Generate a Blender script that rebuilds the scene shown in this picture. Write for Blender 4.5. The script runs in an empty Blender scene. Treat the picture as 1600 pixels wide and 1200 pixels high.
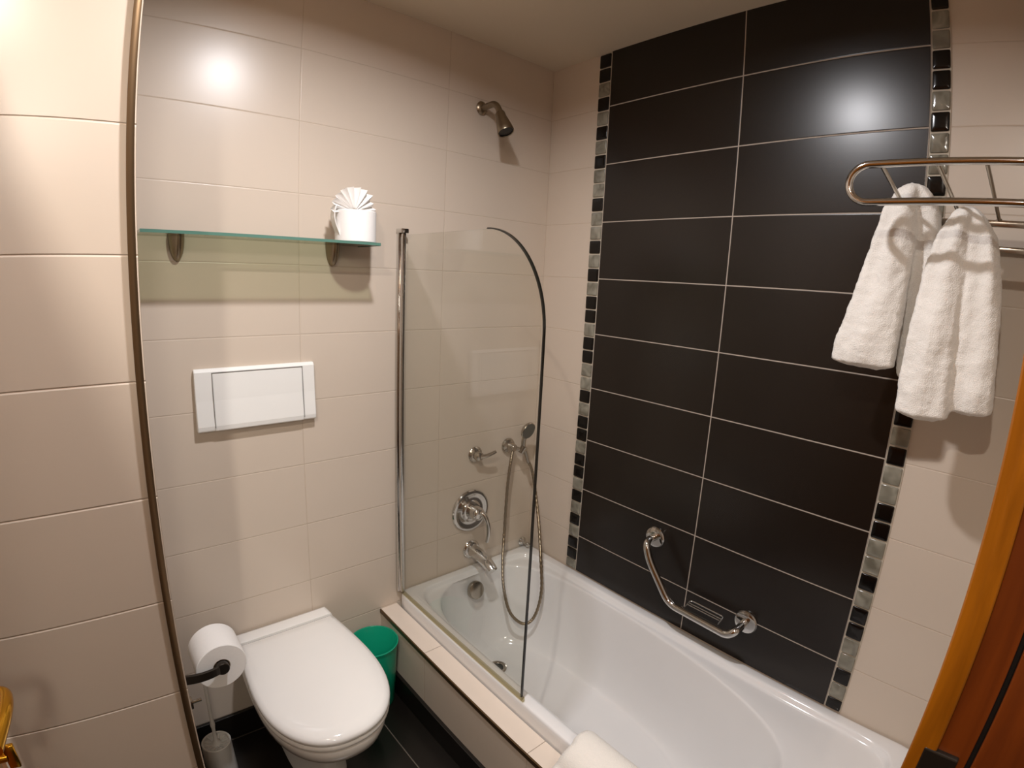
import bpy, bmesh, math, random
from mathutils import Vector, Matrix, noise
random.seed(7)
S = bpy.context.scene
COL = S.collection
V = Vector
PI = math.pi

# ---------------------------------------------------------------- camera (wide phone lens with barrel distortion)
cam_d = bpy.data.cameras.new('camera'); cam = bpy.data.objects.new('camera', cam_d); COL.objects.link(cam); S.camera = cam
CY, CP, CR = map(math.radians, (-41.21686, -11.06643, 2.73632))
fwd = V((math.cos(CP)*math.sin(-CY), math.cos(CP)*math.cos(CY), math.sin(CP)))
rgt = V((math.cos(CY), math.sin(CY), 0)); upv = rgt.cross(fwd)
r2 = rgt*math.cos(CR) + upv*math.sin(CR); u2 = upv*math.cos(CR) - rgt*math.sin(CR)
M = Matrix((r2, u2, -fwd)).transposed().to_4x4()
M.translation = V((-1.50255, -1.55625, 1.46719))
cam.matrix_world = M
cam_d.type = 'PANO'
cam_d.panorama_type = 'FISHEYE_LENS_POLYNOMIAL'
cam_d.sensor_fit = 'HORIZONTAL'; cam_d.sensor_width = 36; cam_d.sensor_height = 27
K = (0.0527126049, 0.000245822385, -6.3451738e-05, 1.6892552e-06)
cam_d.fisheye_fov = math.radians(170)
cam_d.fisheye_polynomial_k0 = 0.0
cam_d.fisheye_polynomial_k1, cam_d.fisheye_polynomial_k2, cam_d.fisheye_polynomial_k3, cam_d.fisheye_polynomial_k4 = [-k for k in K]
cam_d.clip_start = 0.01

# ---------------------------------------------------------------- world, lights, exposure
W_ = bpy.data.worlds.new('world'); S.world = W_; W_.use_nodes = True
W_.node_tree.nodes['Background'].inputs[0].default_value = (1.0, 0.85, 0.68, 1)
W_.node_tree.nodes['Background'].inputs[1].default_value = 0.03
S.view_settings.view_transform = 'Standard'; S.view_settings.look = 'None'
S.view_settings.exposure = 0.16; S.view_settings.gamma = 1.0
S.render.film_transparent = False
S.cycles.max_bounces = 10; S.cycles.transparent_max_bounces = 16
S.cycles.sample_clamp_indirect = 6.0; S.cycles.caustics_reflective = False; S.cycles.caustics_refractive = False
S.cycles.use_denoising = True

def area(name, loc, power, size, col, spread=180, rot=None):
    l = bpy.data.lights.new(name, 'AREA'); l.shape = 'DISK'; l.size = size; l.energy = power; l.color = col
    l.spread = math.radians(spread)
    o = bpy.data.objects.new(name, l); COL.objects.link(o); o.location = loc
    if rot: o.rotation_euler = rot
    return o
area('downlight_bath', (-1.02, -0.81, 2.262), 14.8, 0.075, (1.0, 0.985, 1.01), 168)
area('downlight_door', (-1.83, -1.49, 2.262), 14.5, 0.05, (1.0, 0.92, 0.82), 170)
area('hall_lamp', (-1.75, -2.55, 2.10), 7.0, 0.22, (1.0, 0.92, 0.80), 180, (math.radians(60), 0, math.radians(-12)))

# ---------------------------------------------------------------- node materials
def new_mat(name):
    m = bpy.data.materials.new(name); m.use_nodes = True
    nt = m.node_tree; b = nt.nodes['Principled BSDF']
    return m, nt, b
def lin(c):
    return tuple(((x/255)/12.92 if x/255 <= .04045 else ((x/255+.055)/1.055)**2.4) for x in c)
def simple(name, col, rough=.5, metal=0.0, coat=0.0, nscale=0, namp=0, bump=0, bscale=200, spec=None, sheen=0):
    m, nt, b = new_mat(name)
    c = lin(col)
    b.inputs['Roughness'].default_value = rough; b.inputs['Metallic'].default_value = metal
    b.inputs['Coat Weight'].default_value = coat
    if sheen: b.inputs['Sheen Weight'].default_value = sheen
    if spec is not None: b.inputs['Specular IOR Level'].default_value = spec
    tc = nt.nodes.new('ShaderNodeTexCoord')
    n = nt.nodes.new('ShaderNodeTexNoise'); n.inputs['Scale'].default_value = nscale or 8; n.inputs['Detail'].default_value = 4
    nt.links.new(tc.outputs['Object'], n.inputs['Vector'])
    r = nt.nodes.new('ShaderNodeMix'); r.data_type = 'RGBA'
    a = namp or .02
    r.inputs[6].default_value = tuple(x*(1-a) for x in c)+(1,); r.inputs[7].default_value = tuple(min(1, x*(1+a)) for x in c)+(1,)
    nt.links.new(n.outputs['Fac'], r.inputs[0]); nt.links.new(r.outputs[2], b.inputs['Base Color'])
    if bump:
        n2 = nt.nodes.new('ShaderNodeTexNoise'); n2.inputs['Scale'].default_value = bscale; n2.inputs['Detail'].default_value = 3
        nt.links.new(tc.outputs['Object'], n2.inputs['Vector'])
        bp = nt.nodes.new('ShaderNodeBump'); bp.inputs['Strength'].default_value = bump; bp.inputs['Distance'].default_value = .002
        nt.links.new(n2.outputs['Fac'], bp.inputs['Height']); nt.links.new(bp.outputs[0], b.inputs['Normal'])
    return m
def math_n(nt, op, a, b=None, c=None):
    n = nt.nodes.new('ShaderNodeMath'); n.operation = op
    for i, v in enumerate((a, b, c)):
        if v is None: continue
        if isinstance(v, (int, float)): n.inputs[i].default_value = v
        else: nt.links.new(v, n.inputs[i])
    return n.outputs[0]
def tiled(name, col, grout, au, av, pu, pv, ou, ov, jw, rough, amp=.04, nscale=6, bump=.3, groove=1.0, col2=None, rough_amp=0.0, relief=.0015):
    """rectangular tiles on world axes au/av, joints at ou+n*pu and ov+n*pv, half joint width jw"""
    m, nt, b = new_mat(name)
    g = nt.nodes.new('ShaderNodeNewGeometry'); sp = nt.nodes.new('ShaderNodeSeparateXYZ'); nt.links.new(g.outputs['Position'], sp.inputs[0])
    def dist(ax, p, o):
        u = math_n(nt, 'DIVIDE', math_n(nt, 'SUBTRACT', sp.outputs[ax], o), p)
        f = math_n(nt, 'SUBTRACT', u, math_n(nt, 'ROUND', u))
        return math_n(nt, 'MULTIPLY', math_n(nt, 'ABSOLUTE', f), p), u
    du, uu = dist(au, pu, ou); dv, vv = dist(av, pv, ov)
    d = math_n(nt, 'MINIMUM', du, dv)
    mr = nt.nodes.new('ShaderNodeMapRange'); mr.interpolation_type = 'SMOOTHSTEP'
    nt.links.new(d, mr.inputs[0]); mr.inputs[1].default_value = jw*.7; mr.inputs[2].default_value = jw*1.3
    n = nt.nodes.new('ShaderNodeTexNoise'); n.inputs['Scale'].default_value = nscale; n.inputs['Detail'].default_value = 5
    nt.links.new(g.outputs['Position'], n.inputs['Vector'])
    # per tile tone
    cb = nt.nodes.new('ShaderNodeCombineXYZ')
    nt.links.new(math_n(nt, 'FLOOR', uu), cb.inputs[0]); nt.links.new(math_n(nt, 'FLOOR', vv), cb.inputs[1])
    wn = nt.nodes.new('ShaderNodeTexWhiteNoise'); nt.links.new(cb.outputs[0], wn.inputs['Vector'])
    fac = math_n(nt, 'ADD', math_n(nt, 'MULTIPLY', n.outputs['Fac'], .7), math_n(nt, 'MULTIPLY', wn.outputs['Value'], .3))
    c = lin(col); c2 = lin(col2) if col2 else c
    r = nt.nodes.new('ShaderNodeMix'); r.data_type = 'RGBA'
    r.inputs[6].default_value = tuple(x*(1-amp) for x in c)+(1,); r.inputs[7].default_value = tuple(min(1, x*(1+amp)) for x in c2)+(1,)
    nt.links.new(fac, r.inputs[0])
    r2_ = nt.nodes.new('ShaderNodeMix'); r2_.data_type = 'RGBA'
    r2_.inputs[6].default_value = lin(grout)+(1,)
    nt.links.new(mr.outputs[0], r2_.inputs[0]); nt.links.new(r.outputs[2], r2_.inputs[7])
    nt.links.new(r2_.outputs[2], b.inputs['Base Color'])
    rr = math_n(nt, 'SUBTRACT', .8, math_n(nt, 'MULTIPLY', mr.outputs[0], .8-rough))
    nt.links.new(rr, b.inputs['Roughness'])
    mr2 = nt.nodes.new('ShaderNodeMapRange'); mr2.interpolation_type = 'SMOOTHSTEP'
    nt.links.new(d, mr2.inputs[0]); mr2.inputs[1].default_value = jw*.3; mr2.inputs[2].default_value = jw*2.6
    nb = nt.nodes.new('ShaderNodeTexNoise'); nb.inputs['Scale'].default_value = 14; nb.inputs['Detail'].default_value = 3
    nt.links.new(g.outputs['Position'], nb.inputs['Vector'])
    h = math_n(nt, 'ADD', math_n(nt, 'MULTIPLY', mr2.outputs[0], groove), math_n(nt, 'MULTIPLY', nb.outputs['Fac'], .25*bump))
    bp = nt.nodes.new('ShaderNodeBump'); bp.inputs['Strength'].default_value = .9; bp.inputs['Distance'].default_value = relief
    nt.links.new(h, bp.inputs['Height']); nt.links.new(bp.outputs[0], b.inputs['Normal'])
    return m
BEIGE = (204, 190, 175)
Z0 = 2.08719 - 10*.2          # joint grid
bk = dict(jw=.0010, rough=.30, amp=.03, bump=.35, relief=.0006)
M_back = tiled('beige_wall_tile', BEIGE, (192, 176, 159), 0, 2, .4942, .2, -.97137, Z0, **bk)
M_left = tiled('beige_wall_tile_left', BEIGE, (222, 206, 190), 0, 2, .4942, .2, -1.80, Z0, **dict(bk, relief=.0014))
M_right = tiled('beige_wall_tile_long', BEIGE, (196, 178, 160), 1, 2, .60, .2, -.60, Z0, **bk)
M_black = tiled('black_wall_tile', (25, 18, 13), (172, 160, 148), 1, 2, .4933, .2, -.28927, Z0, .0016, .27, amp=.08, bump=.05, relief=.0004)
M_floor = tiled('black_floor_tile', (22, 18, 15), (95, 86, 76), 0, 1, .30, .60, -.838, -.62, .0016, .28, amp=.15, bump=.15, relief=.0005)
M_skirt = simple('black_skirting_tile', (20, 16, 13), .3)
M_panel = tiled('tub_panel_tile', BEIGE, (192, 172, 154), 1, 2, .4942, .9, -.2990, -.5, **bk)
M_ledge = tiled('tub_ledge_tile', (222, 208, 194), (140, 125, 110), 1, 0, .4942, .9, -.2990, -.2, .0009, .3, amp=.05, nscale=14, bump=.3, relief=.0006)
M_ceil = simple('ceiling_paint', (214, 200, 178), .9, bump=.05)
M_hall = simple('hall_paint', (206, 190, 160), .9)
M_grout = simple('grout', (196, 186, 170), .85)
M_chrome = simple('chrome', (205, 203, 200), .09, 1.0)
M_dull = simple('dull_chrome', (176, 168, 156), .22, 1.0)
M_satin = simple('satin_metal', (150, 136, 116), .32, 1.0)
M_bronze = simple('bronze_trim', (112, 88, 62), .38, .85)
M_darkmetal = simple('dark_holder_metal', (62, 56, 50), .35, .8)
M_brass = simple('polished_brass', (214, 160, 50), .16, 1.0)
M_porc = simple('white_porcelain', (236, 234, 231), .08, coat=.3)
M_acryl = simple('white_acrylic', (230, 229, 229), .10, coat=.3)
M_plast = simple('white_plastic', (232, 231, 228), .28)
M_plast2 = simple('dark_groove_plastic', (120, 118, 114), .5)
M_paper = simple('tissue_paper', (240, 237, 234), .95, bump=.2, bscale=150)
M_card = simple('cardboard_core', (150, 130, 108), .9)
M_green = simple('green_bin_plastic', (18, 150, 116), .22)
M_rubber = simple('dark_rubber', (24, 22, 20), .5)
M_nozzle = simple('grey_nozzle_plate', (62, 66, 62), .45)
M_hole = simple('drain_dark', (34, 38, 34), .4)
M_mosB = simple('black_mosaic_glass', (14, 11, 9), .14, spec=.35)
M_terry = simple('white_terry', (236, 231, 224), .95, bump=.9, bscale=420, sheen=.25)

def marbled():
    m, nt, b = new_mat('grey_mosaic_glass')
    tc = nt.nodes.new('ShaderNodeTexCoord'); n = nt.nodes.new('ShaderNodeTexNoise')
    n.inputs['Scale'].default_value = 22; n.inputs['Detail'].default_value = 1; n.inputs['Distortion'].default_value = 1.2
    nt.links.new(tc.outputs['Object'], n.inputs['Vector'])
    cr = nt.nodes.new('ShaderNodeValToRGB'); cr.color_ramp.elements[0].position = .3; cr.color_ramp.elements[1].position = .72
    cr.color_ramp.elements[0].color = lin((104, 100, 88))+(1,); cr.color_ramp.elements[1].color = lin((146, 143, 130))+(1,)
    nt.links.new(n.outputs['Fac'], cr.inputs[0]); nt.links.new(cr.outputs[0], b.inputs['Base Color'])
    b.inputs['Roughness'].default_value = .12; b.inputs['Coat Weight'].default_value = .4
    bp = nt.nodes.new('ShaderNodeBump'); bp.inputs['Strength'].default_value = .35; bp.inputs['Distance'].default_value = .003
    nt.links.new(n.outputs['Fac'], bp.inputs['Height']); nt.links.new(bp.outputs[0], b.inputs['Normal'])
    return m
M_mosG = marbled()

def wood(name, c1, c2, rough=.3):
    m, nt, b = new_mat(name)
    tc = nt.nodes.new('ShaderNodeTexCoord'); mp = nt.nodes.new('ShaderNodeMapping'); mp.inputs['Scale'].default_value = (18, 18, 1.2)
    nt.links.new(tc.outputs['Object'], mp.inputs[0])
    n = nt.nodes.new('ShaderNodeTexNoise'); n.inputs['Scale'].default_value = 2.2; n.inputs['Detail'].default_value = 6; n.inputs['Distortion'].default_value = 1.4
    nt.links.new(mp.outputs[0], n.inputs['Vector'])
    r = nt.nodes.new('ShaderNodeMix'); r.data_type = 'RGBA'; r.inputs[6].default_value = lin(c1)+(1,); r.inputs[7].default_value = lin(c2)+(1,)
    mr = nt.nodes.new('ShaderNodeMapRange'); mr.inputs[1].default_value = .3; mr.inputs[2].default_value = .7
    nt.links.new(n.outputs['Fac'], mr.inputs[0]); nt.links.new(mr.outputs[0], r.inputs[0]); nt.links.new(r.outputs[2], b.inputs['Base Color'])
    b.inputs['Roughness'].default_value = rough; b.inputs['Coat Weight'].default_value = .3
    return m
M_wood = wood('orange_varnished_wood', (126, 70, 8), (158, 92, 14))
M_wood2 = wood('red_brown_wood', (92, 38, 5), (112, 50, 8), .42)

def pane(name, tint, strength=.9, rough=0.0):
    """architectural glass: clear transmission plus fresnel reflection"""
    m = bpy.data.materials.new(name); m.use_nodes = True; nt = m.node_tree; nt.nodes.clear()
    out = nt.nodes.new('ShaderNodeOutputMaterial'); t = nt.nodes.new('ShaderNodeBsdfTransparent'); t.inputs[0].default_value = tint+(1,)
    g = nt.nodes.new('ShaderNodeBsdfGlossy'); g.inputs['Roughness'].default_value = rough
    gm = nt.nodes.new('ShaderNodeNewGeometry'); dt = nt.nodes.new('ShaderNodeVectorMath'); dt.operation = 'DOT_PRODUCT'
    nt.links.new(gm.outputs['Normal'], dt.inputs[0]); nt.links.new(gm.outputs['Incoming'], dt.inputs[1])
    co = math_n(nt, 'SUBTRACT', 1.0, math_n(nt, 'ABSOLUTE', dt.outputs['Value']))
    fres = math_n(nt, 'ADD', .04, math_n(nt, 'MULTIPLY', .96, math_n(nt, 'POWER', co, 5.0)))
    mx = nt.nodes.new('ShaderNodeMixShader')
    mul = math_n(nt, 'MULTIPLY', fres, strength)
    nt.links.new(mul, mx.inputs[0]); nt.links.new(t.outputs[0], mx.inputs[1]); nt.links.new(g.outputs[0], mx.inputs[2]); nt.links.new(mx.outputs[0], out.inputs[0])
    return m
M_glass = pane('clear_shower_glass', (.965, .968, .95))
M_shelf = pane('green_shelf_glass', (.67, .71, .61))
M_edgeg = simple('green_glass_edge', (84, 122, 110), .12)
M_edge = simple('dark_glass_edge', (26, 24, 20), .15)
M_seal = pane('yellowed_seal', (.82, .79, .68), .6, .3)

# ---------------------------------------------------------------- mesh helpers (world coordinates; obj() makes them local to the root)
def box(bm, x0, x1, y0, y1, z0, z1, mi=0, bev=0, seg=2):
    lo = V((min(x0, x1), min(y0, y1), min(z0, z1))); hi = V((max(x0, x1), max(y0, y1), max(z0, z1)))
    r = bmesh.ops.create_cube(bm, size=1)
    vs = r['verts']
    for v in vs: v.co = V(((lo+hi)/2)[:]) + V((v.co.x*(hi.x-lo.x), v.co.y*(hi.y-lo.y), v.co.z*(hi.z-lo.z)))
    fs = list({f for v in vs for f in v.link_faces})
    for f in fs: f.material_index = mi
    if bev:
        es = list({e for v in vs for e in v.link_edges})
        bmesh.ops.bevel(bm, geom=es, offset=bev, segments=seg, affect='EDGES', profile=.5, material=mi)
    return bm
def loft(bm, rings, cap0=True, cap1=True, closed=True, mi=0, smooth=True):
    R = [[bm.verts.new(p) for p in ring] for ring in rings]
    n = len(R[0])
    for a, b_ in zip(R, R[1:]):
        for i in range(n if closed else n-1):
            f = bm.faces.new((a[i], a[(i+1) % n], b_[(i+1) % n], b_[i])); f.material_index = mi; f.smooth = smooth
    if cap0:
        f = bm.faces.new(R[0][::-1]); f.material_index = mi; f.smooth = smooth and len(R[0]) < 3
    if cap1:
        f = bm.faces.new(R[-1]); f.material_index = mi
    return R
def frame_of(d):
    d = d.normalized(); a = V((0, 0, 1)) if abs(d.z) < .9 else V((1, 0, 0))
    x = a.cross(d).normalized(); return x, d.cross(x)
def lathe(bm, base, axis, prof, n=32, mi=0, cap0=True, cap1=True):
    """prof: list of (distance along the axis, radius)"""
    base = V(base); axis = V(axis).normalized(); x, y = frame_of(axis)
    rings = [[base + axis*h + (x*math.cos(t)+y*math.sin(t))*max(r, 1e-5) for t in [2*PI*i/n for i in range(n)]] for h, r in prof]
    return loft(bm, rings, cap0, cap1, True, mi)
def cyl(bm, a, b, r, n=20, mi=0, r2_=None):
    a, b = V(a), V(b); L = (b-a).length
    return lathe(bm, a, b-a, [(0, r), (L, r2_ if r2_ is not None else r)], n, mi)
def smooth_path(pts, k=6):
    P = [V(p) for p in pts]; out = []
    for i in range(len(P)-1):
        p0, p1, p2, p3 = P[max(i-1, 0)], P[i], P[i+1], P[min(i+2, len(P)-1)]
        for j in range(k):
            t = j/k
            out.append(.5*((2*p1)+(p2-p0)*t+(2*p0-5*p1+4*p2-p3)*t*t+(3*p1-p0-3*p2+p3)*t**3))
    out.append(P[-1]); return out
def round_corners(pts, r, k=6):
    P = [V(p) for p in pts]; out = [P[0]]
    for i in range(1, len(P)-1):
        a, b, c = P[i-1], P[i], P[i+1]
        d = min(r, (a-b).length*.49, (c-b).length*.49)
        s, e = b+(a-b).normalized()*d, b+(c-b).normalized()*d
        for j in range(k+1):
            t = j/k; out.append(s*(1-t)**2+b*2*t*(1-t)+e*t*t)
    out.append(P[-1]); return out
def tube(bm, pts, r, n=12, mi=0, closed=False, cap=True):
    P = [V(p) for p in pts]; N = len(P)
    rr = r if callable(r) else (lambda t: r)
    T = []
    for i in range(N):
        if closed: T.append((P[(i+1) % N]-P[i-1]).normalized())
        else: T.append((P[min(i+1, N-1)]-P[max(i-1, 0)]).normalized())
    x, y = frame_of(T[0]); rings = []
    for i in range(N):
        x = (x - T[i]*x.dot(T[i])).normalized(); y = T[i].cross(x)
        q = rr(i/(N-1)); rings.append([P[i]+(x*math.cos(2*PI*j/n)+y*math.sin(2*PI*j/n))*q for j in range(n)])
    R = loft(bm, rings, cap and not closed, cap and not closed, True, mi)
    if closed:
        a, b = R[-1], R[0]
        best = min(range(n), key=lambda k: (a[0].co-b[k].co).length)
        for j in range(n):
            f = bm.faces.new((a[j], a[(j+1) % n], b[(j+1+best) % n], b[(j+best) % n])); f.smooth = True; f.material_index = mi
    return R
def prism(bm, pts, axis, a0, a1, mi=0):
    """extrude a 2D outline along a world axis (0,1,2); pts are the two other coordinates in order"""
    def mk(p, a):
        c = list(p); c.insert(axis, a); return V(c)
    return loft(bm, [[mk(p, a0) for p in pts], [mk(p, a1) for p in pts]], True, True, True, mi, smooth=False)
def obj(name, bm, mats, parent=None, sm=None, bevel=0, bseg=2, sub=0, kind=None):
    bmesh.ops.recalc_face_normals(bm, faces=bm.faces)
    me = bpy.data.meshes.new(name); bm.to_mesh(me); bm.free()
    o = bpy.data.objects.new(name, me); COL.objects.link(o)
    for m in (mats if isinstance(mats, (list, tuple)) else [mats]): me.materials.append(m)
    org = ORG.get(parent, V((0, 0, 0)))
    me.transform(Matrix.Translation(-org))
    if parent: o.parent = parent; ORG[o] = org
    if sm is not None: me.set_sharp_from_angle(angle=math.radians(sm))
    if sm is not None:
        for p in me.polygons: p.use_smooth = True
    if bevel:
        md = o.modifiers.new('bevel', 'BEVEL'); md.width = bevel; md.segments = bseg; md.limit_method = 'ANGLE'; md.angle_limit = math.radians(40)
    if sub:
        md = o.modifiers.new('sub', 'SUBSURF'); md.levels = sub; md.render_levels = sub
    if kind: o['kind'] = kind
    return o
ORG = {}
def thing(name, loc, label, cat, group=None):
    o = bpy.data.objects.new(name, None); COL.objects.link(o); o.location = loc; o.empty_display_size = .05
    ORG[o] = V(loc); o['label'] = label; o['category'] = cat
    if group: o['group'] = group
    return o
def tag(o, label, cat, group=None):
    o['label'] = label; o['category'] = cat
    if group: o['group'] = group
def recenter(o):
    """put a one-mesh thing's origin at its own base"""
    me = o.data; xs = [v.co for v in me.vertices]
    c = V(((min(v.x for v in xs)+max(v.x for v in xs))/2, (min(v.y for v in xs)+max(v.y for v in xs))/2, min(v.z for v in xs)))
    me.transform(Matrix.Translation(-c)); o.location = c
B = bmesh.new

# ================================================================ ROOM
CH = 2.27682      # ceiling height
XE, YS = -1.42556, -.56879   # corner of the projecting left wall
YD = -1.585       # bathroom face of the door wall
RIM = .33449
st = dict(kind='structure')
obj('wall_back', box(B(), XE-.02, .12, 0, .12, 0, CH), M_back, **st)
w_left = obj('wall_left', box(B(), -2.75, XE-.0005, YS, .12, 0, CH), M_left, **st)
bm = B(); box(bm, -2.9, -2.75, -1.7, .12, 0, CH); obj('wall_side', bm, M_right, **st)
w_right = obj('wall_right', box(B(), 0, .12, -1.70, 0, 0, CH), M_right, **st)
obj('ceiling', box(B(), -2.9, .12, -2.9, .12, CH, CH+.1), M_ceil, **st)
obj('floor', box(B(), -2.9, -.66, -2.9, 0, -.08, 0), M_floor, **st)
# door wall with opening X -1.78 .. -.90
bm = B(); box(bm, -2.75, -1.80, YD-.115, YD, 0, CH); box(bm, -.86, 0, YD-.115, YD, 0, CH); box(bm, -1.80, -.86, YD-.115, YD, 2.06, CH)
obj('wall_front', bm, M_back, **st)
bm = B(); box(bm, -2.9, .12, -2.9, -2.8, 0, CH); obj('wall_hall', bm, M_hall, **st)
bm = B(); box(bm, -.55, -.45, -2.8, YD-.115, 0, CH); box(bm, -2.9, -2.8, -2.8, YD-.115, 0, CH); obj('wall_hall_sides', bm, M_hall, **st)

# edge trim on the projecting wall corner (quarter round)
bm = B(); pts = [(XE-.015, YS+.001)] + [(XE-.015+.0155*math.sin(t), YS+.008-.0135*math.cos(t)) for t in [i*PI/2/8 for i in range(9)]] + [(XE+.0005, YS+.012), (XE-.015, YS+.012)]
loft(bm, [[V((x, y, 0)) for x, y in pts], [V((x, y, CH)) for x, y in pts]], smooth=False)
obj('trim_1', bm, M_bronze, sm=40, **st)
# black skirting
bm = B(); box(bm, XE, -.722, -.012, 0, 0, .088); obj('baseboard_back', bm, M_skirt, bevel=.0015, **st)
bm = B(); box(bm, XE, XE+.012, YS+.012, -.012, 0, .088); obj('baseboard_left', bm, M_skirt, bevel=.0015, **st)
bm = B(); box(bm, -.735, -.722, YD, -.0125, 0, .088); obj('baseboard_tub', bm, M_skirt, bevel=.0015, **st)
# tiled tub apron and ledge
bm = B(); box(bm, -.722, -.700, YD, 0, 0, .272); obj('wall_tub_panel', bm, M_panel, **st)
bm = B(); box(bm, -.7205, -.655, YD, 0, .262, .2835); obj('trim_2', bm, M_ledge, bevel=.002, **st)
bm = B(); box(bm, -.7255, -.7205, YD, -.0005, .268, .2835); obj('trim_3', bm, M_bronze, bevel=.001, **st)

# black tile panel on the right wall, with mosaic strips
YL, YM, YR = -.28927, -.78252, -1.2758
bm = B(); box(bm, -.004, 0, YR, YL, RIM+.001, CH); obj('black_tile_panel', bm, M_black, w_right)
def mosaic(y0, y1, seq, name):
    bm = B(); box(bm, -.0025, 0, y0, y1, RIM+.001, CH, 0)
    rnd = random.Random(len(seq)+int(abs(y0)*1000))
    for i, c in enumerate(seq):
        zt = CH-.002-i*.05; zb = zt-.05
        zb = max(zb, RIM+.001)
        if zt < RIM+.012: break
        jy = rnd.uniform(-.0007, .0007); g = .0024
        ya, yb = y0+g+jy*.5, y1-g+jy*.5; za, zc = zb+g, zt-g
        cy, cz = (ya+yb)/2, (za+zc)/2; hy, hz = (yb-ya)/2, (zc-za)/2
        rings = []
        for s, x in ((1, -.002), (1, -.0052), (.975, -.0062), (.90, -.0068), (.5, -.0073), (.15, -.0074)):
            ring = []
            for k in range(24):
                t = 2*PI*k/24; e = .14 if s > .8 else (.22 if s > .6 else .5)
                cx_, sx_ = math.cos(t), math.sin(t)
                ring.append(V((x, cy+hy*s*math.copysign(abs(cx_)**e, cx_), cz+hz*s*math.copysign(abs(sx_)**e, sx_))))
            rings.append(ring)
        loft(bm, rings, False, True, True, 1 if c == 'D' else 2)
    return obj(name, bm, [M_grout, M_mosB, M_mosG], w_right)
SL = 'DDGDGDGDGGDGGDGDGDDGDDGGDGDDGDDGDGDGDDG'
SR = 'DDGGDDGDGGD' + 'GDDGDGGDGD' + 'DGDGGDDGGDGDDGGDGD'
mosaic(YL+.0005, -.2355, SL, 'mosaic_strip')
mosaic(-1.3225, YR-.0005, SR, 'mosaic_strip')

# ================================================================ DOOR
# right-hand jamb profile (X,Y)
bm = B(); box(bm, -.902, -.84, -1.572, -1.5445, 0, 2.075, bev=.002); box(bm, -.90, -.79, -1.56, -1.5455, 0, 2.075); jamb = obj('door_frame', bm, M_wood, bevel=.004, bseg=3, kind='structure')
jamb.name = 'trim_4'
bm = B(); box(bm, -.896, -.858, -1.607, -1.572, 0, 2.06); box(bm, -.892, -.86, -1.613, -1.607, 0, 2.06, 1)
box(bm, -.902, -.858, -1.72, -1.613, 0, 2.06); obj('jamb_lining', bm, [M_wood2, M_rubber], jamb, bevel=.0015)
bm = B(); box(bm, -.9035, -.894, -1.598, -1.559, .86, 1.022); obj('strike_plate', bm, M_darkmetal, jamb, bevel=.002)
bm = B(); box(bm, -1.80, -1.745, -1.70, -1.572, 0, 2.06); box(bm, -1.86, -1.77, -1.585, -1.56, 0, 2.075)
box(bm, -1.80, -.858, -1.70, -1.572, 2.04, 2.06); box(bm, -1.86, -.79, -1.585, -1.56, 2.03, 2.11)
obj('trim_5', bm, M_wood, bevel=.004, kind='structure')
# open leaf along the left of the view, only its brass handle reaches into the picture
bm = B(); box(bm, -1.772, -1.732, -1.555, -.755, .008, 2.0); leaf = obj('door_1', bm, M_wood, bevel=.003, kind='structure')
bm = B()
hy, hz = -.815, .955
lathe(bm, (-1.733, hy, hz), (1, 0, 0), [(0, .026), (.004, .027), (.008, .024), (.010, .012), (.045, .010)], 28)
tube(bm, smooth_path([(-1.693, hy, hz), (-1.684, hy, hz), (-1.675, hy-.010, hz), (-1.676, hy-.05, hz+.002), (-1.690, hy-.11, hz)], 6), lambda t: .009+.002*t, 14)
obj('door_handle', bm, M_brass, leaf, sm=50)
bm = B(); lathe(bm, (-1.733, hy, hz-.105), (1, 0, 0), [(0, .024), (.004, .025), (.008, .022), (.010, .008), (.024, .007)], 28); box(bm, -1.712, -1.694, hy-.004, hy+.004, hz-.125, hz-.085, bev=.002)
obj('thumb_turn', bm, M_brass, leaf, sm=50)

# ================================================================ CEILING LIGHTS
for (x, y, lab) in ((-1.02, -.81, 'round recessed ceiling spotlight above the toilet'), (-1.83, -1.49, 'round recessed ceiling spotlight beside the door')):
    t = thing('ceiling_light', (x, y, CH), lab, 'ceiling light')
    bm = B(); R_ = lathe(bm, (x, y, CH), (0, 0, -1), [(0, .058), (.006, .060), (.010, .056), (.011, .047), (0, .045)], 40, 0, False, False)
    obj('frame', bm, M_satin, t, sm=40)

# ================================================================ BATHTUB
tub = thing('bathtub', (-.325, -.78, -.02), 'white acrylic bathtub set between the tiled walls', 'bathtub')
YF = -1.56
def sgn(v): return math.copysign(1, v)
def tub_ring(s, z, n=96):
    """basin outline; s in 0..1 from the opening down to the bottom; the foot end is rounder than the tap end"""
    y_back = -.048 - .095*s**1.3; y_front = -1.285 + .26*s**1.1
    xl = -.606+.065*s; xr = -.068-.085*s
    cy = -.55; out = []
    for k in range(n):
        t = 2*PI*k/n; c, q = math.cos(t), math.sin(t)
        ex = (3.3-.8*s) if q > 0 else (2.35-.1*s)
        u = sgn(c)*abs(c)**(2/ex); v = sgn(q)*abs(q)**(2/ex)
        y = cy+v*((y_back-cy) if q > 0 else (cy-y_front))
        out.append(V(((xl+xr)/2 + u*(xr-xl)/2, y, z)))
    return out
def rim_ring(d, z, n=96):
    out = []
    for k in range(n):
        t = 2*PI*k/n; c, q = math.cos(t), math.sin(t)
        u = sgn(c)*abs(c)**(2/9); v = sgn(q)*abs(q)**(2/12)
        out.append(V((-.3265+u*(.288-d), -.775+v*(.738-d), z)))
    return out
bm = B()
n = 96
outer_lo, outer = [], []
cx_, cy_ = -.3265, (YF-.0005)/2
for k in range(n):
    t = 2*PI*k/n; c, q = math.cos(t), math.sin(t); m_ = max(abs(c), abs(q))
    x = cx_+.3245*c/m_; y = cy_+(abs(YF)/2-.0015)*q/m_
    outer_lo.append(V((x, y, .27))); outer.append(V((x, y, RIM-.012)))
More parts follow.
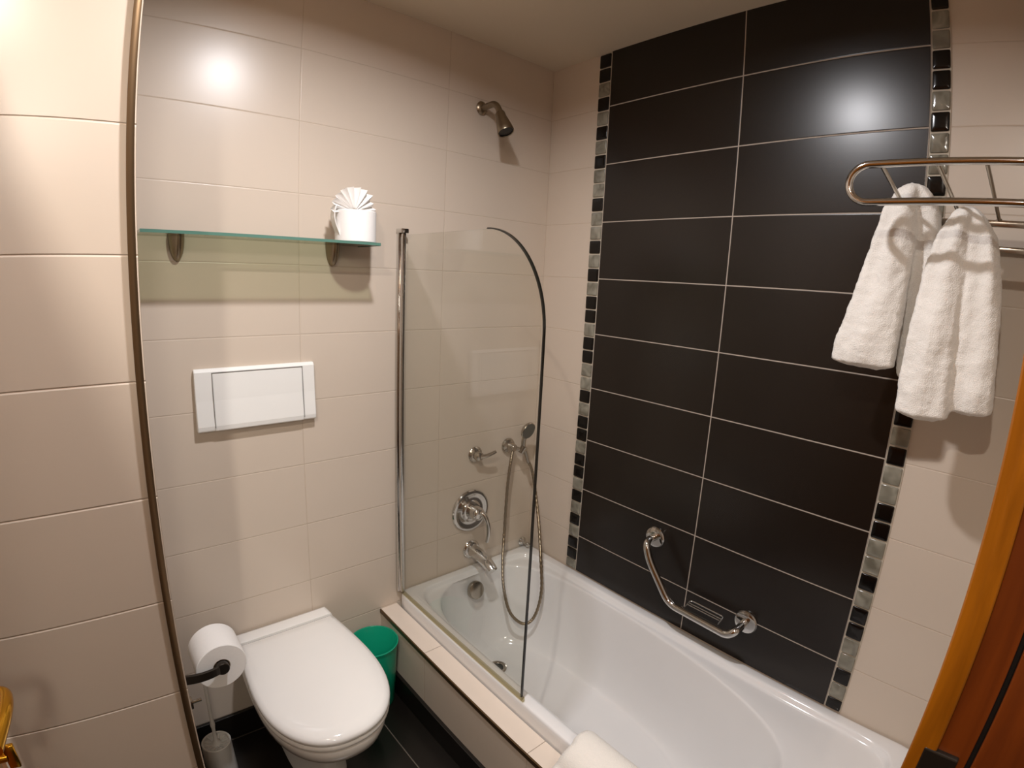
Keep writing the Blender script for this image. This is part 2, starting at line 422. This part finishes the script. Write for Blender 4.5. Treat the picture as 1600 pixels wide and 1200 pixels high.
def ins(ring, d, z):
    return [V((cx_+(p.x-cx_)*(1-d/.3245), cy_+(p.y-cy_)*(1-d/.78), z)) for p in ring]
rings = [outer_lo, outer, ins(outer, .002, RIM-.004), ins(outer, .007, RIM)]
rings += [rim_ring(0, RIM), rim_ring(.004, RIM-.0015), rim_ring(.010, RIM-.012), rim_ring(.014, RIM-.0165), rim_ring(.019, RIM-.018)]
def mixr(a, b, t, z): return [V((p.x*(1-t)+q.x*t, p.y*(1-t)+q.y*t, z)) for p, q in zip(a, b)]
R0 = tub_ring(0, RIM-.022)
Ra = rings[-1]
rings += [mixr(Ra, R0, t, RIM-.018-dz) for t, dz in ((.45, .0005), (.85, .001))]
for s, z in [(0, RIM-.022), (.02, RIM-.028), (.05, RIM-.042), (.10, .268), (.22, .215), (.36, .15), (.50, .09), (.64, .045), (.78, .018), (.90, .006)]: rings.append(tub_ring(s, z))
last = tub_ring(.97, .001)
rings.append(last)
cxb = sum(p.x for p in last)/n; cyb = sum(p.y for p in last)/n
for sc in (.75, .4, .1): rings.append([V((cxb+(p.x-cxb)*sc, cyb+(p.y-cyb)*sc, -.001)) for p in last])
loft(bm, rings, False, True)
obj('basin', bm, M_acryl, tub, sm=60, sub=1)
bm = B(); lathe(bm, (-.352, -.237, .0005), (0, 0, 1), [(0, .036), (.003, .036), (.0045, .032), (.003, .024), (.001, .022)], 32, 0, True, False)
dr = obj('drain', bm, M_dull, tub, sm=40)
bm = B(); lathe(bm, (-.352, -.237, .002), (0, 0, 1), [(0, .0235), (.0005, .0235)], 32); obj('drain_hole', bm, M_hole, dr)
bm = B(); ax = V((0, -1, .33)).normalized()
lathe(bm, (-.347, -.072, .262), ax, [(0, .036), (.012, .036), (.017, .033), (.019, .026), (.020, .0)], 36); obj('overflow_cover', bm, M_dull, tub, sm=40)

# white sealant and mat
bath_mat = B()
path = [(-.575, .245), (-.588, .30), (-.600, .350), (-.625, .366), (-.66, .363), (-.690, .345), (-.708, .315), (-.728, .304), (-.744, .285), (-.748, .20), (-.748, .12)]
sp_ = smooth_path([(x, 0, z) for x, z in path], 4)
rings = []
ys = [-.872 - i*.0223 for i in range(18)]
top, bot = [], []
for j, y in enumerate(ys):
    ring_o, ring_i = [], []
    for i, p in enumerate(sp_):
        d = (sp_[min(i+1, len(sp_)-1)]-sp_[max(i-1, 0)]).normalized(); nrm = V((d.z, 0, -d.x))
        if nrm.z < 0 and abs(nrm.z) > abs(nrm.x): nrm = -nrm
        w = noise.noise(V((p.x*14, y*14, p.z*14)))*.004
        th = .009 if j not in (0, len(ys)-1) else .004
        yy = y + noise.noise(V((p.x*9, 3, p.z*9)))*.012 - (.010 if i > len(sp_)*.35 else 0)
        ring_o.append(V((p.x-nrm.x*0, yy, p.z)) + nrm*(th+w)); ring_i.append(V((p.x, yy, p.z)) - nrm*(th-.003))
    rings.append(ring_o+ring_i[::-1])
loft(bath_mat, rings, True, True)
o = obj('bath_mat', bath_mat, M_terry, sm=70, sub=1); recenter(o); tag(o, 'white terry bath mat draped over the tub edge', 'bath mat')

# ================================================================ GLASS SCREEN
gx = -.645
scr = thing('shower_screen', (gx, -.35, RIM), 'clear glass bath screen with rounded corner on the tub rim', 'shower screen')
def outline(inset=0):
    P = [(-.022, RIM+.012), (-.022, 1.600)]
    y0, y1, zt = -.022, -.682+inset, 1.597-inset
    rx, rz = .225, .25
    P = [(y0, RIM+.012+inset*0), (y0, zt), (y0-.2, zt)]
    for i in range(0, 25):
        t = PI/2*i/24
        P.append((y1+rx-rx*math.sin(t), zt-rz+rz*math.cos(t)))
    P.append((y1, 1.0)); P.append((y1, RIM+.012))
    return P
bm = B(); P = outline(.0035); loft(bm, [[V((gx-.003, y, z)) for y, z in P], [V((gx+.003, y, z)) for y, z in P]], smooth=False)
obj('glass_pane', bm, M_glass, scr)
bm = B(); P1, P2 = outline(.0035)[3:], outline(0)[3:]
for a, b_ in ((0, 1),):
    ringsE = [[V((gx-.0034, p[0], p[1])), V((gx+.0034, p[0], p[1])), V((gx+.0034, q[0], q[1])), V((gx-.0034, q[0], q[1]))] for p, q in zip(P1, P2)]
loft(bm, ringsE, smooth=False); obj('glass_edge', bm, M_edge, scr)
bm = B(); box(bm, gx-.013, gx+.013, -.014, -.0005, RIM+.003, 1.612, bev=.002); box(bm, gx-.007, gx+.007, -.030, -.014, RIM+.006, 1.60, bev=.003)
box(bm, gx-.015, gx+.012, -.036, -.0005, 1.600, 1.614, bev=.002)
obj('wall_profile', bm, M_chrome, scr, sm=40)
bm = B(); box(bm, gx-.0035, gx+.0035, -.690, -.018, RIM+.0005, RIM+.013); obj('bottom_seal', bm, M_seal, scr)

# ================================================================ SHELF WITH ROLL
sh = thing('glass_shelf', (-1.09, -.08, 1.545), 'green-edged glass wall shelf above the flush plate', 'shelf')
bm = B(); box(bm, -1.388, -.792, -.155, -.004, 1.5485, 1.5555); 
sho = obj('glass_panel', bm, M_shelf, sh)
bm = B(); box(bm, -1.3885, -.7915, -.1562, -.1550, 1.5483, 1.5557); box(bm, -.792, -.7908, -.155, -.004, 1.5473, 1.5557); obj('glass_edge', bm, M_edgeg, sh)
for bx in (-1.292, -.873):
    bm = B(); rings = []
    for i in range(15):
        t = i/14; z = 1.558-t*.072; w_ = .0185*(1-t**2.6)**.6+.0012; dpt = .034*(1-t**2)**.6+.003
        if i == 0: w_ *= .96
        rings.append([V((bx+w_*math.cos(a), -.0005-dpt*max(0, math.sin(a)), z)) for a in [PI*k/16 for k in range(17)]])
    loft(bm, rings); obj('bracket', bm, M_satin, sh, sm=50)

def paper_roll_mesh(base, axis, r, h, core):
    bm = B(); lathe(bm, base, axis, [(0, core), (0, r-.002), (.002, r), (h-.002, r), (h, r-.002), (h, core), (h*.5, core*.99), (0, core)], 48, 0, False, False); return bm
rc = V((-.835, -.082, 1.556))
rl = thing('toilet_roll', rc, 'spare toilet roll standing on the glass shelf topped with a pleated tissue fan', 'toilet roll')
obj('roll', paper_roll_mesh(rc, (0, 0, 1), .0585, .088, .021), M_paper, rl, sm=40)
bm = B(); NF = 22
for sgn_ in (1,):
    inner, outr = [], []
    for i in range(NF+1):
        a = math.radians(-8 + 196*i/NF); z = 1 if i % 2 else -1; 
        dirv = V((math.cos(a), 0, math.sin(a)))
        rr = .068 + .003*noise.noise(V((i*.4, 0, 0))) - (.010 if i < 6 else 0)
        inner.append(rc+V((-.004, 0, .087))+dirv*.010+V((0, z*.003, 0)))
        outr.append(rc+V((-.004, 0, .087))+V((dirv.x*rr*1.02, 0, max(dirv.z*rr, -.03)))+V((0, -.006+z*.012, 0)))
    A = [bm.verts.new(p) for p in inner]; Mi = [bm.verts.new((p+q)/2+V((0, -.001, 0))) for p, q in zip(inner, outr)]; C_ = [bm.verts.new(p) for p in outr]
    for i in range(NF):
        bm.faces.new((A[i], A[i+1], Mi[i+1], Mi[i])); bm.faces.new((Mi[i], Mi[i+1], C_[i+1], C_[i]))
fan = obj('tissue_fan', bm, M_paper, rl); md = fan.modifiers.new('th', 'SOLIDIFY'); md.thickness = .001
bm = B(); rings = []
for i in range(13):   # loose sheet folded down the left side
    t = i/12; z = 1.556+.098-(.09*t); xo = -.066-.012*math.sin(PI*min(1, t*1.1))*(1-t*.5)+.012*t
    rings.append([rc.copy()*0+V((rc.x+xo+dx, rc.y-.020+.030*k/6, z)) for k in range(7) for dx in (0,)])
loft(bm, rings, False, False, False); ls = obj('loose_sheet', bm, M_paper, rl, sm=80); md = ls.modifiers.new('th', 'SOLIDIFY'); md.thickness = .0012

# ================================================================ FLUSH PLATE
fp = thing('flush_plate', (-1.103, 0, 1.04), 'white plastic toilet flush plate on the beige wall', 'flush plate')
bm = B()
prof = [(-.0005, 1.036), (-.0005, 1.206), (-.010, 1.206), (-.017, 1.198), (-.020, 1.12), (-.026, 1.05), (-.024, 1.037), (-.018, 1.034)]
prism(bm, prof, 0, -1.268, -.937); obj('cover', bm, M_plast, fp, bevel=.003, bseg=3)
bm = B()
for (za, zb, xa, xb) in ((1.045, 1.196, -1.2235, -1.2222), (1.045, 1.196, -.9748, -.9735)):
    loft(bm, [[V((xa, -.0190-(1.198-z)*.045-.003*max(0, (1.12-z)/.08), z)) for z in (zb, za)]+[V((xb, -.0190-(1.198-z)*.045-.003*max(0, (1.12-z)/.08), z)) for z in (za, zb)], [V((xa, -.012, z)) for z in (zb, za)]+[V((xb, -.012, z)) for z in (za, zb)]], smooth=False)
box(bm, -1.2235, -.9735, -.0197, -.012, 1.1945, 1.196)
obj('groove', bm, M_plast2, fp)
bm = B()
prof = [(-.012, 1.0335), (-.012, 1.194), (-.0185, 1.194), (-.0212, 1.12), (-.0272, 1.050), (-.0252, 1.0365), (-.019, 1.0335)]
prism(bm, prof, 0, -1.2215, -.9755); obj('button', bm, M_plast, fp, bevel=.002)

# ================================================================ TOILET
TX = -1.077
toi = thing('toilet', (TX, -.28, 0), 'white porcelain toilet with closed lid below the flush plate', 'toilet')
def dshape(hw, yb, yf, hb, z, n=64, yc=None, px=2.3):
    """D outline: round front at yf, straight sides tapering to half width hb at back yb"""
    yc = yc if yc is not None else yf+ (yb-yf)*.52
    out = []
    for k in range(n//2+1):
        t = PI*k/(n//2); c, s = math.cos(t), math.sin(t)
        out.append(V((TX+hw*sgn(c)*abs(c)**(2/px), yc-(yc-yf)*abs(s)**(2/px), z)))
    m_ = n//2-1
    left = out[-1]; right = out[0]
    side = max(3, m_//3)
    for k in range(1, side+1):
        t = k/side; out.append(V((TX-hw+(hw-hb)*t**1.6, left.y+(yb-left.y)*t, z)))
    back = m_-2*side
    for k in range(1, back+1):
        t = k/(back+1); out.append(V((TX-hb+2*hb*t, yb, z)))
    for k in range(side):
        t = 1-k/side; out.append(V((TX+hw-(hw-hb)*t**1.6, left.y+(yb-left.y)*t, z)))
    return out
bm = B()
loft(bm, [dshape(.170, -.060, -.551, .148, .3525), dshape(.173, -.060, -.554, .150, .358), dshape(.174, -.058, -.555, .151, .366),
          dshape(.170, -.061, -.551, .147, .374), dshape(.158, -.072, -.538, .134, .3795), dshape(.13, -.10, -.515, .105, .382), dshape(.08, -.16, -.44, .06, .3828), dshape(.02, -.25, -.35, .015, .383)])
obj('lid', bm, M_porc, toi, sm=70)
bm = B()
loft(bm, [dshape(.168, -.07, -.547, .148, .334), dshape(.172, -.068, -.552, .150, .338), dshape(.172, -.068, -.552, .150, .346), dshape(.167, -.07, -.547, .146, .3515)])
obj('seat', bm, M_plast, toi, sm=60)
bm = B(); loft(bm, [dshape(.1505, -.006, -.056, .146, z, yc=-.05, px=12) for z in (.334, .372)] + [dshape(.147, -.009, -.056, .142, .3775, yc=-.05, px=12), dshape(.138, -.016, -.05, .134, .3790, yc=-.045, px=12)])
hg = obj('hinge_cover', bm, M_porc, toi, sm=50)
bm = B()
loft(bm, [dshape(.080, -.05, -.36, .075, 0), dshape(.076, -.05, -.355, .07, .015), dshape(.056, -.04, -.345, .054, .05), dshape(.048, -.03, -.36, .047, .12),
          dshape(.050, -.012, -.385, .052, .19), dshape(.072, -.008, -.41, .072, .228), dshape(.112, -.005, -.455, .105, .246), dshape(.148, -.003, -.515, .135, .264), dshape(.163, -.003, -.538, .147, .284), dshape(.168, -.003, -.547, .15, .308), dshape(.168, -.003, -.547, .15, .325), dshape(.163, -.006, -.541, .148, .333)])
obj('bowl', bm, M_porc, toi, sm=70)

# ================================================================ GREEN BIN
bc = V((-.805, -.105, 0)); bt = thing('waste_bin', bc, 'green plastic waste bin between the toilet and tub', 'bin')
bm = B(); lathe(bm, bc, (0, 0, 1), [(0, .064), (.01, .067), (.2395, .081), (.243, .0845), (.247, .0845), (.248, .0815), (.245, .079), (.02, .065), (.012, .0)], 48, 0, True, False)
obj('body', bm, M_green, bt, sm=40)
bm = B(); tube(bm, smooth_path([bc+V((-.080, -.02, .235)), bc+V((-.05, -.055, .262)), bc+V((-.0, -.02, .25)), bc+V((-.03, .06, .247))], 6), .0018, 8)
bm.free()

# ================================================================ PAPER HOLDER, ROLL, BRUSH
ph = thing('paper_holder', (XE, -.30, .50), 'dark metal toilet paper holder on the niche side wall', 'paper holder')
bm = B(); box(bm, XE+.0005, XE+.008, -.335, -.285, .480, .535, bev=.003); obj('wall_plate', bm, M_darkmetal, ph, sm=40)
bm = B(); pts = [(-.0, .4955), (-.0, .5155)]
rings = []
for i in range(13):
    t = i/12; x = XE+.006+(.112)*t; yy = -.312-.012*math.sin(PI*min(1, t)); h_ = .0125-.0015*t if t < .9 else .010
    rings.append([V((x, yy-.004, .513-h_)), V((x, yy-.004, .513+h_)), V((x, yy+.004, .513+h_)), V((x, yy+.004, .513-h_))])
loft(bm, rings, smooth=False); cyl(bm, (-1.318, -.322, .513), (-1.318, -.306, .513), .016, 24)
obj('arm', bm, M_darkmetal, ph, bevel=.0015)
bm = B(); cyl(bm, (-1.318, -.308, .513), (-1.318, -.195, .513), .0085, 20); obj('rod', bm, M_dull, ph, sm=40)
hr = thing('toilet_roll', (-1.318, -.25, .452), 'toilet roll in use on the dark holder beside the toilet', 'toilet roll')
rb = paper_roll_mesh((-1.318, -.198, .5075), (0, -1, 0), .062, .104, .0215); 
obj('roll', rb, M_paper, hr, sm=40)
bm = B(); lathe(bm, (-1.318, -.198, .5075), (0, -1, 0), [(.0, .0213), (.1035, .0213), (.1035, .0200), (0, .0200)], 32, 0, False, False); obj('core', bm, M_card, hr, sm=40)

bx, by = -1.347, -.145
br = thing('toilet_brush', (bx, by, 0), 'white toilet brush in round plastic holder on the floor', 'toilet brush')
bm = B(); lathe(bm, (bx, by, 0), (0, 0, 1), [(0, .046), (.004, .047), (.13, .0425), (.136, .0425), (.138, .040), (.136, .037), (.126, .036), (.124, .010)], 40, 0, True, True)
cupo = obj('holder', bm, M_plast, br, sm=40)
bm = B()
for k in range(12):
    a = 2*PI*k/12; d = V((math.cos(a), math.sin(a), 0)); e = V((-d.y, d.x, 0))*.0014
    p, q = V((bx, by, .1255))+d*.012, V((bx, by, .131))+d*.0355
    loft(bm, [[p-e, p+e, p+e+V((0, 0, .004)), p-e+V((0, 0, .004))], [q-e, q+e, q+e+V((0, 0, .003)), q-e+V((0, 0, .003))]], smooth=False)
obj('lid_ribs', bm, M_plast, br)
bm = B(); lathe(bm, (bx, by, .126), (0, 0, 1), [(0, .016), (.008, .013), (.016, .006), (.06, .005), (.075, .0075), (.10, .005), (.24, .0055), (.252, .007), (.262, .004)], 20); obj('handle', bm, M_plast, br, sm=50)
bb = B(); box(bb, XE+.0005, XE+.030, -.262, -.235, .375, .400, bev=.003); cyl(bb, (XE+.03, -.248, .388), (XE+.052, -.248, .388), .005, 12)
o = obj('wall_hook', bb, M_dull, sm=40); recenter(o); tag(o, 'small grey metal hook under the toilet paper holder', 'hook')

# ================================================================ SHOWER FITTINGS
sx = -.341
s1 = thing('overhead_shower', (sx, 0, 2.054), 'fixed satin metal shower head high on the back wall', 'shower head')
bm = B(); lathe(bm, (sx, -.0005, 2.056), (0, -1, 0), [(0, .022), (.003, .0235), (.008, .019), (.012, .0115)], 28); obj('wall_flange', bm, M_satin, s1, sm=40)
bm = B(); arm = round_corners([(sx, -.004, 2.056), (sx, -.082, 2.058), (sx+.002, -.108, 2.012)], .032, 8); tube(bm, arm, .0105, 16); obj('arm', bm, M_satin, s1, sm=60)
bm = B(); hd = V((.05, -.42, -.90)).normalized(); hb_ = V((sx+.001, -.101, 2.024))
lathe(bm, hb_, hd, [(0, .0125), (.006, .0165), (.022, .0170), (.028, .019), (.062, .0265), (.076, .0285), (.080, .0275), (.078, .025)], 32, 0, True, False)
obj('head', bm, M_satin, s1, sm=40)
bm = B(); lathe(bm, hb_+hd*.074, hd, [(0, .0255), (.001, .0255)], 32); obj('nozzle_plate', bm, M_rubber, s1)

mx_, mz = -.327, .574
mi = thing('shower_mixer', (mx_, 0, mz), 'round chrome shower mixer with curved lever above the tub spout', 'mixer')
bm = B(); lathe(bm, (mx_, -.0005, mz), (0, -1, 0), [(0, .086), (.004, .0865), (.009, .083), (.011, .074), (.008, .068), (.009, .045), (.014, .040), (.016, .036)], 56); obj('face_plate', bm, M_chrome, mi, sm=40)
bm = B(); lathe(bm, (mx_, -.012, mz+.004), (0, -1, 0), [(0, .033), (.02, .031), (.045, .026), (.052, .022), (.055, .010)], 36)
tube(bm, smooth_path([(mx_, -.050, mz+.010), (mx_+.012, -.075, mz+.004), (mx_+.022, -.088, mz-.035), (mx_+.022, -.092, mz-.075), (mx_+.018, -.090, mz-.105)], 6), lambda t: .012-.005*t, 14)
obj('lever', bm, M_chrome, mi, sm=60)

px_ = -.318
spo = thing('tub_spout', (px_, 0, .40), 'chrome tub spout pointing down over the bathtub', 'spout')
bm = B(); lathe(bm, (px_, -.0005, .402), (0, -1, 0), [(0, .038), (.004, .039), (.010, .035), (.013, .028)], 36); obj('wall_flange', bm, M_chrome, spo, sm=40)
bm = B(); tube(bm, smooth_path([(px_, -.008, .402), (px_, -.06, .400), (px_, -.11, .388), (px_, -.142, .370)], 6), lambda t: .0255-.004*t, 20); obj('spout_body', bm, M_chrome, spo, sm=50)

dv = thing('diverter_valve', (-.312, 0, .803), 'small chrome diverter valve with lever above the mixer', 'valve')
bm = B(); lathe(bm, (-.312, -.0005, .803), (0, -1, 0), [(0, .031), (.004, .032), (.010, .027), (.013, .018), (.034, .017), (.038, .012)], 36); obj('body', bm, M_dull, dv, sm=40)
bm = B(); tube(bm, smooth_path([(-.312, -.034, .803), (-.285, -.044, .806), (-.25, -.052, .818)], 6), lambda t: .009-.003*t, 14); obj('lever', bm, M_dull, dv, sm=60)

hs = thing('hand_shower', (-.15, 0, .81), 'chrome hand shower with grey face and looping hose', 'hand shower')
bm = B(); lathe(bm, (-.148, -.0005, .812), (0, -1, 0), [(0, .031), (.004, .032), (.012, .028), (.016, .018), (.040, .016), (.046, .012)], 32)
cyl(bm, (-.148, -.030, .812), (-.116, -.050, .800), .009, 14); lathe(bm, (-.118, -.050, .79), (.12, -.10, .3), [(0, .013), (.028, .015)], 18)
obj('wall_bracket', bm, M_dull, hs, sm=40)
hp = smooth_path([(-.086, -.062, .745), (-.098, -.058, .785), (-.112, -.056, .825), (-.112, -.062, .868)], 6)
bm = B(); tube(bm, hp, lambda t: .0075+.003*t, 14)
fd = V((.10, -1, -.28)).normalized(); fc = V((-.108, -.062, .888))
lathe(bm, fc-fd*.006, fd, [(0, .012), (.004, .026), (.012, .0345), (.020, .0355), (.022, .034)], 36)
hnd = obj('handset', bm, M_dull, hs, sm=40)
bm = B(); lathe(bm, fc+fd*.0155, fd, [(0, .0325), (.002, .0325)], 36); obj('spray_face', bm, M_nozzle, hnd)
hose = [(-.150, -.036, .800), (-.170, -.050, .760), (-.183, -.052, .658), (-.195, -.060, .47), (-.236, -.105, .36), (-.262, -.150, .275), (-.258, -.190, .185), (-.218, -.228, .138), (-.176, -.245, .165), (-.152, -.250, .272), (-.131, -.212, .402), (-.078, -.138, .497), (-.052, -.080, .61), (-.064, -.064, .705), (-.084, -.063, .745)]
bm = B(); hpth = smooth_path(hose, 26); k_ = [0]
tube(bm, hpth, lambda t: .0062+.0007*math.sin(t*len(hpth)*1.57), 10); obj('hose', bm, M_satin, hs, sm=70)

kb = B(); lathe(kb, (-.040, -.0005, .352), (0, -1, 0), [(0, .019), (.004, .020), (.009, .015), (.014, .008), (.035, .008), (.040, .011), (.048, .009)], 26)
o = obj('robe_peg', kb, M_chrome, sm=40); recenter(o); tag(o, 'small chrome peg low in the tub corner', 'peg')

# ================================================================ GRAB BAR
gb = thing('grab_bar', (0, -.82, .45), 'bent chrome grab bar with soap rack on the black tiles', 'grab bar')
for y, z in ((-.638, .626), (-.998, .479)):
    bm = B(); lathe(bm, (-.0045, y, z), (-1, 0, 0), [(0, .036), (.004, .037), (.009, .034), (.011, .028), (.012, .014)], 36); obj('flange', bm, M_chrome, gb, sm=40)
bm = B(); P = round_corners([(-.008, -.638, .626), (-.070, -.642, .630), (-.076, -.667, .575), (-.076, -.762, .455), (-.078, -.975, .452), (-.074, -.998, .475), (-.008, -.998, .479)], .034, 8)
tube(bm, P, .0125, 18); obj('bar', bm, M_chrome, gb, sm=60)
bm = B()
fr = round_corners([(-.066, -.815, .462), (-.028, -.815, .474), (-.028, -.935, .474), (-.066, -.935, .462)], .012, 4)
tube(bm, fr, .0025, 8)
for x in (-.040, -.052): tube(bm, [(x, -.817, .470), (x, -.933, .470)], .0018, 8)
obj('soap_rack', bm, M_chrome, gb, sm=60)

# ================================================================ TOWEL RACK AND TOWELS
AX = -.32
rk = thing('towel_rack', (-.15, -1.36, 1.62), 'chrome towel rack on the right wall above the bathtub', 'towel rack')
bm = B(); zt, zb = 1.735, 1.662; rr = (zt-zb)/2; yc = -1.232; pts = []
pts += [(AX, -1.575, zt), (AX, -1.45, zt), (AX, -1.35, zt)]
for i in range(17):
    a = PI/2-PI*i/16; pts.append((AX, yc+rr*math.cos(a)*1.05, (zt+zb)/2+rr*math.sin(a)))
pts += [(AX, -1.35, zb), (AX, -1.45, zb), (AX, -1.575, zb)]
tube(bm, pts, .0075, 16, cap=True)
tube(bm, [(AX, -1.575, zt), (AX, -1.583, (zt+zb)/2), (AX, -1.575, zb)], .0075, 12)
obj('front_loop', bm, M_chrome, rk, sm=60)
bm = B()
for ys_, ye in ((-1.253, -1.270), (-1.353, -1.374), (-1.438, -1.449)):
    tube(bm, [(AX+.003, ys_, zt-.004), (-.110, ye, 1.660)], .0042, 10)
    cyl(bm, (-.112, ye, 1.660), (-.104, ye, 1.656), .006, 12)
obj('cross_rods', bm, M_dull, rk, sm=60)
bm = B(); box(bm, -.116, -.104, -1.575, -1.255, 1.646, 1.660, bev=.002)
obj('rear_rail', bm, M_dull, rk, sm=40)
bm = B(); box(bm, -.020, -.010, -1.575, -1.262, 1.602, 1.616, bev=.002)
for y in (-1.30, -1.52): box(bm, -.012, -.0005, y-.012, y+.012, 1.59, 1.68, bev=.002); box(bm, -.112, -.006, y-.005, y+.005, 1.648, 1.658, bev=.001)
obj('wall_bar', bm, M_dull, rk, sm=40)

def lobe(bm, pts, seed):
    """soft hanging fold: pts = (y, z, half width, half thickness, x)"""
    P = pts; rings = []
    N = 26
    for i in range(N):
        t = i/(N-1)*(len(P)-1); k = min(int(t), len(P)-2); f = t-k; f = f*f*(3-2*f)*.5+f*.5
        y, z, w_, th, x = [a*(1-f)+b_*f for a, b_ in zip(P[k], P[k+1])]
        e0 = i/(N-1); e1 = 1-e0
        endk = min(1, (e1/.045)**.5) if e1 < .045 else 1
        endt = min(1, (e0/.06)**.5) if e0 < .06 else 1
        w_ *= .985*(.15+.85*min(endt, .35+.65*endk)); th *= .25+.75*min(endk, endt)
        ring = []
        for j in range(36):
            a = 2*PI*j/36; c, s = math.cos(a), math.sin(a)
            u = sgn(c)*abs(c)**.72; v = sgn(s)*abs(s)**.72
            nz = noise.noise(V((u*1.3+seed*7, v*1.3, z*7)))*.18
            # soft vertical flutes
            fl = .10*math.sin(u*5.2+seed*2+z*6)*(1 if v < 0 else .5)
            ring.append(V((x+th*v*(1+nz)+th*fl, y+w_*u*(1+nz*.35), z+.004*noise.noise(V((u*2, v*2, seed*3.)))) ))
        rings.append(ring)
    loft(bm, rings)
def towel(lobes, name, label, extra=None):
    bm = B()
    for i, l in enumerate(lobes): lobe(bm, l, i+len(name)+label.count('e'))
    o = obj(name, bm, M_terry)
    md = o.modifiers.new('rm', 'REMESH'); md.mode = 'VOXEL'; md.voxel_size = .0038; md.use_smooth_shade = True
    md = o.modifiers.new('sm', 'SMOOTH'); md.iterations = 5; md.factor = .5
    tx = bpy.data.textures.new(label[:12], 'CLOUDS'); tx.noise_scale = .035; tx.noise_depth = 2
    md = o.modifiers.new('dp', 'DISPLACE'); md.texture = tx; md.strength = .006; md.mid_level = .5; md.texture_coords = 'LOCAL'
    tx2 = bpy.data.textures.new(label[:12]+'f', 'CLOUDS'); tx2.noise_scale = .006; tx2.noise_depth = 1
    md = o.modifiers.new('dp2', 'DISPLACE'); md.texture = tx2; md.strength = .0022; md.mid_level = .5; md.texture_coords = 'LOCAL'
    recenter(o); tag(o, label, 'towel', 'white hand towels hung on the rack'); return o
T1 = [[(-1.279, 1.728, .020, .030, -.150), (-1.262, 1.67, .036, .036, -.165), (-1.252, 1.58, .045, .034, -.172), (-1.240, 1.47, .055, .032, -.178), (-1.228, 1.38, .066, .030, -.180), (-1.226, 1.325, .070, .026, -.182)],
      [(-1.284, 1.728, .022, .030, -.145), (-1.304, 1.67, .034, .032, -.140), (-1.312, 1.58, .036, .028, -.128), (-1.314, 1.47, .040, .026, -.122), (-1.318, 1.38, .036, .024, -.120), (-1.325, 1.30, .035, .022, -.120)]]
T2 = [[(-1.388, 1.680, .016, .028, -.160), (-1.372, 1.62, .030, .036, -.170), (-1.364, 1.53, .040, .036, -.188), (-1.360, 1.42, .046, .036, -.198), (-1.361, 1.31, .051, .034, -.202), (-1.364, 1.238, .053, .030, -.204)],
      [(-1.392, 1.680, .020, .028, -.150), (-1.420, 1.62, .034, .034, -.155), (-1.434, 1.53, .036, .036, -.165), (-1.440, 1.42, .041, .036, -.172), (-1.446, 1.31, .045, .034, -.176), (-1.448, 1.262, .046, .028, -.178)]]
towel(T1, 'hand_towel', 'white hand towel hanging at the rounded left end of the rack')
towel(T2, 'hand_towel', 'white hand towel hanging lower and nearer to the door frame')
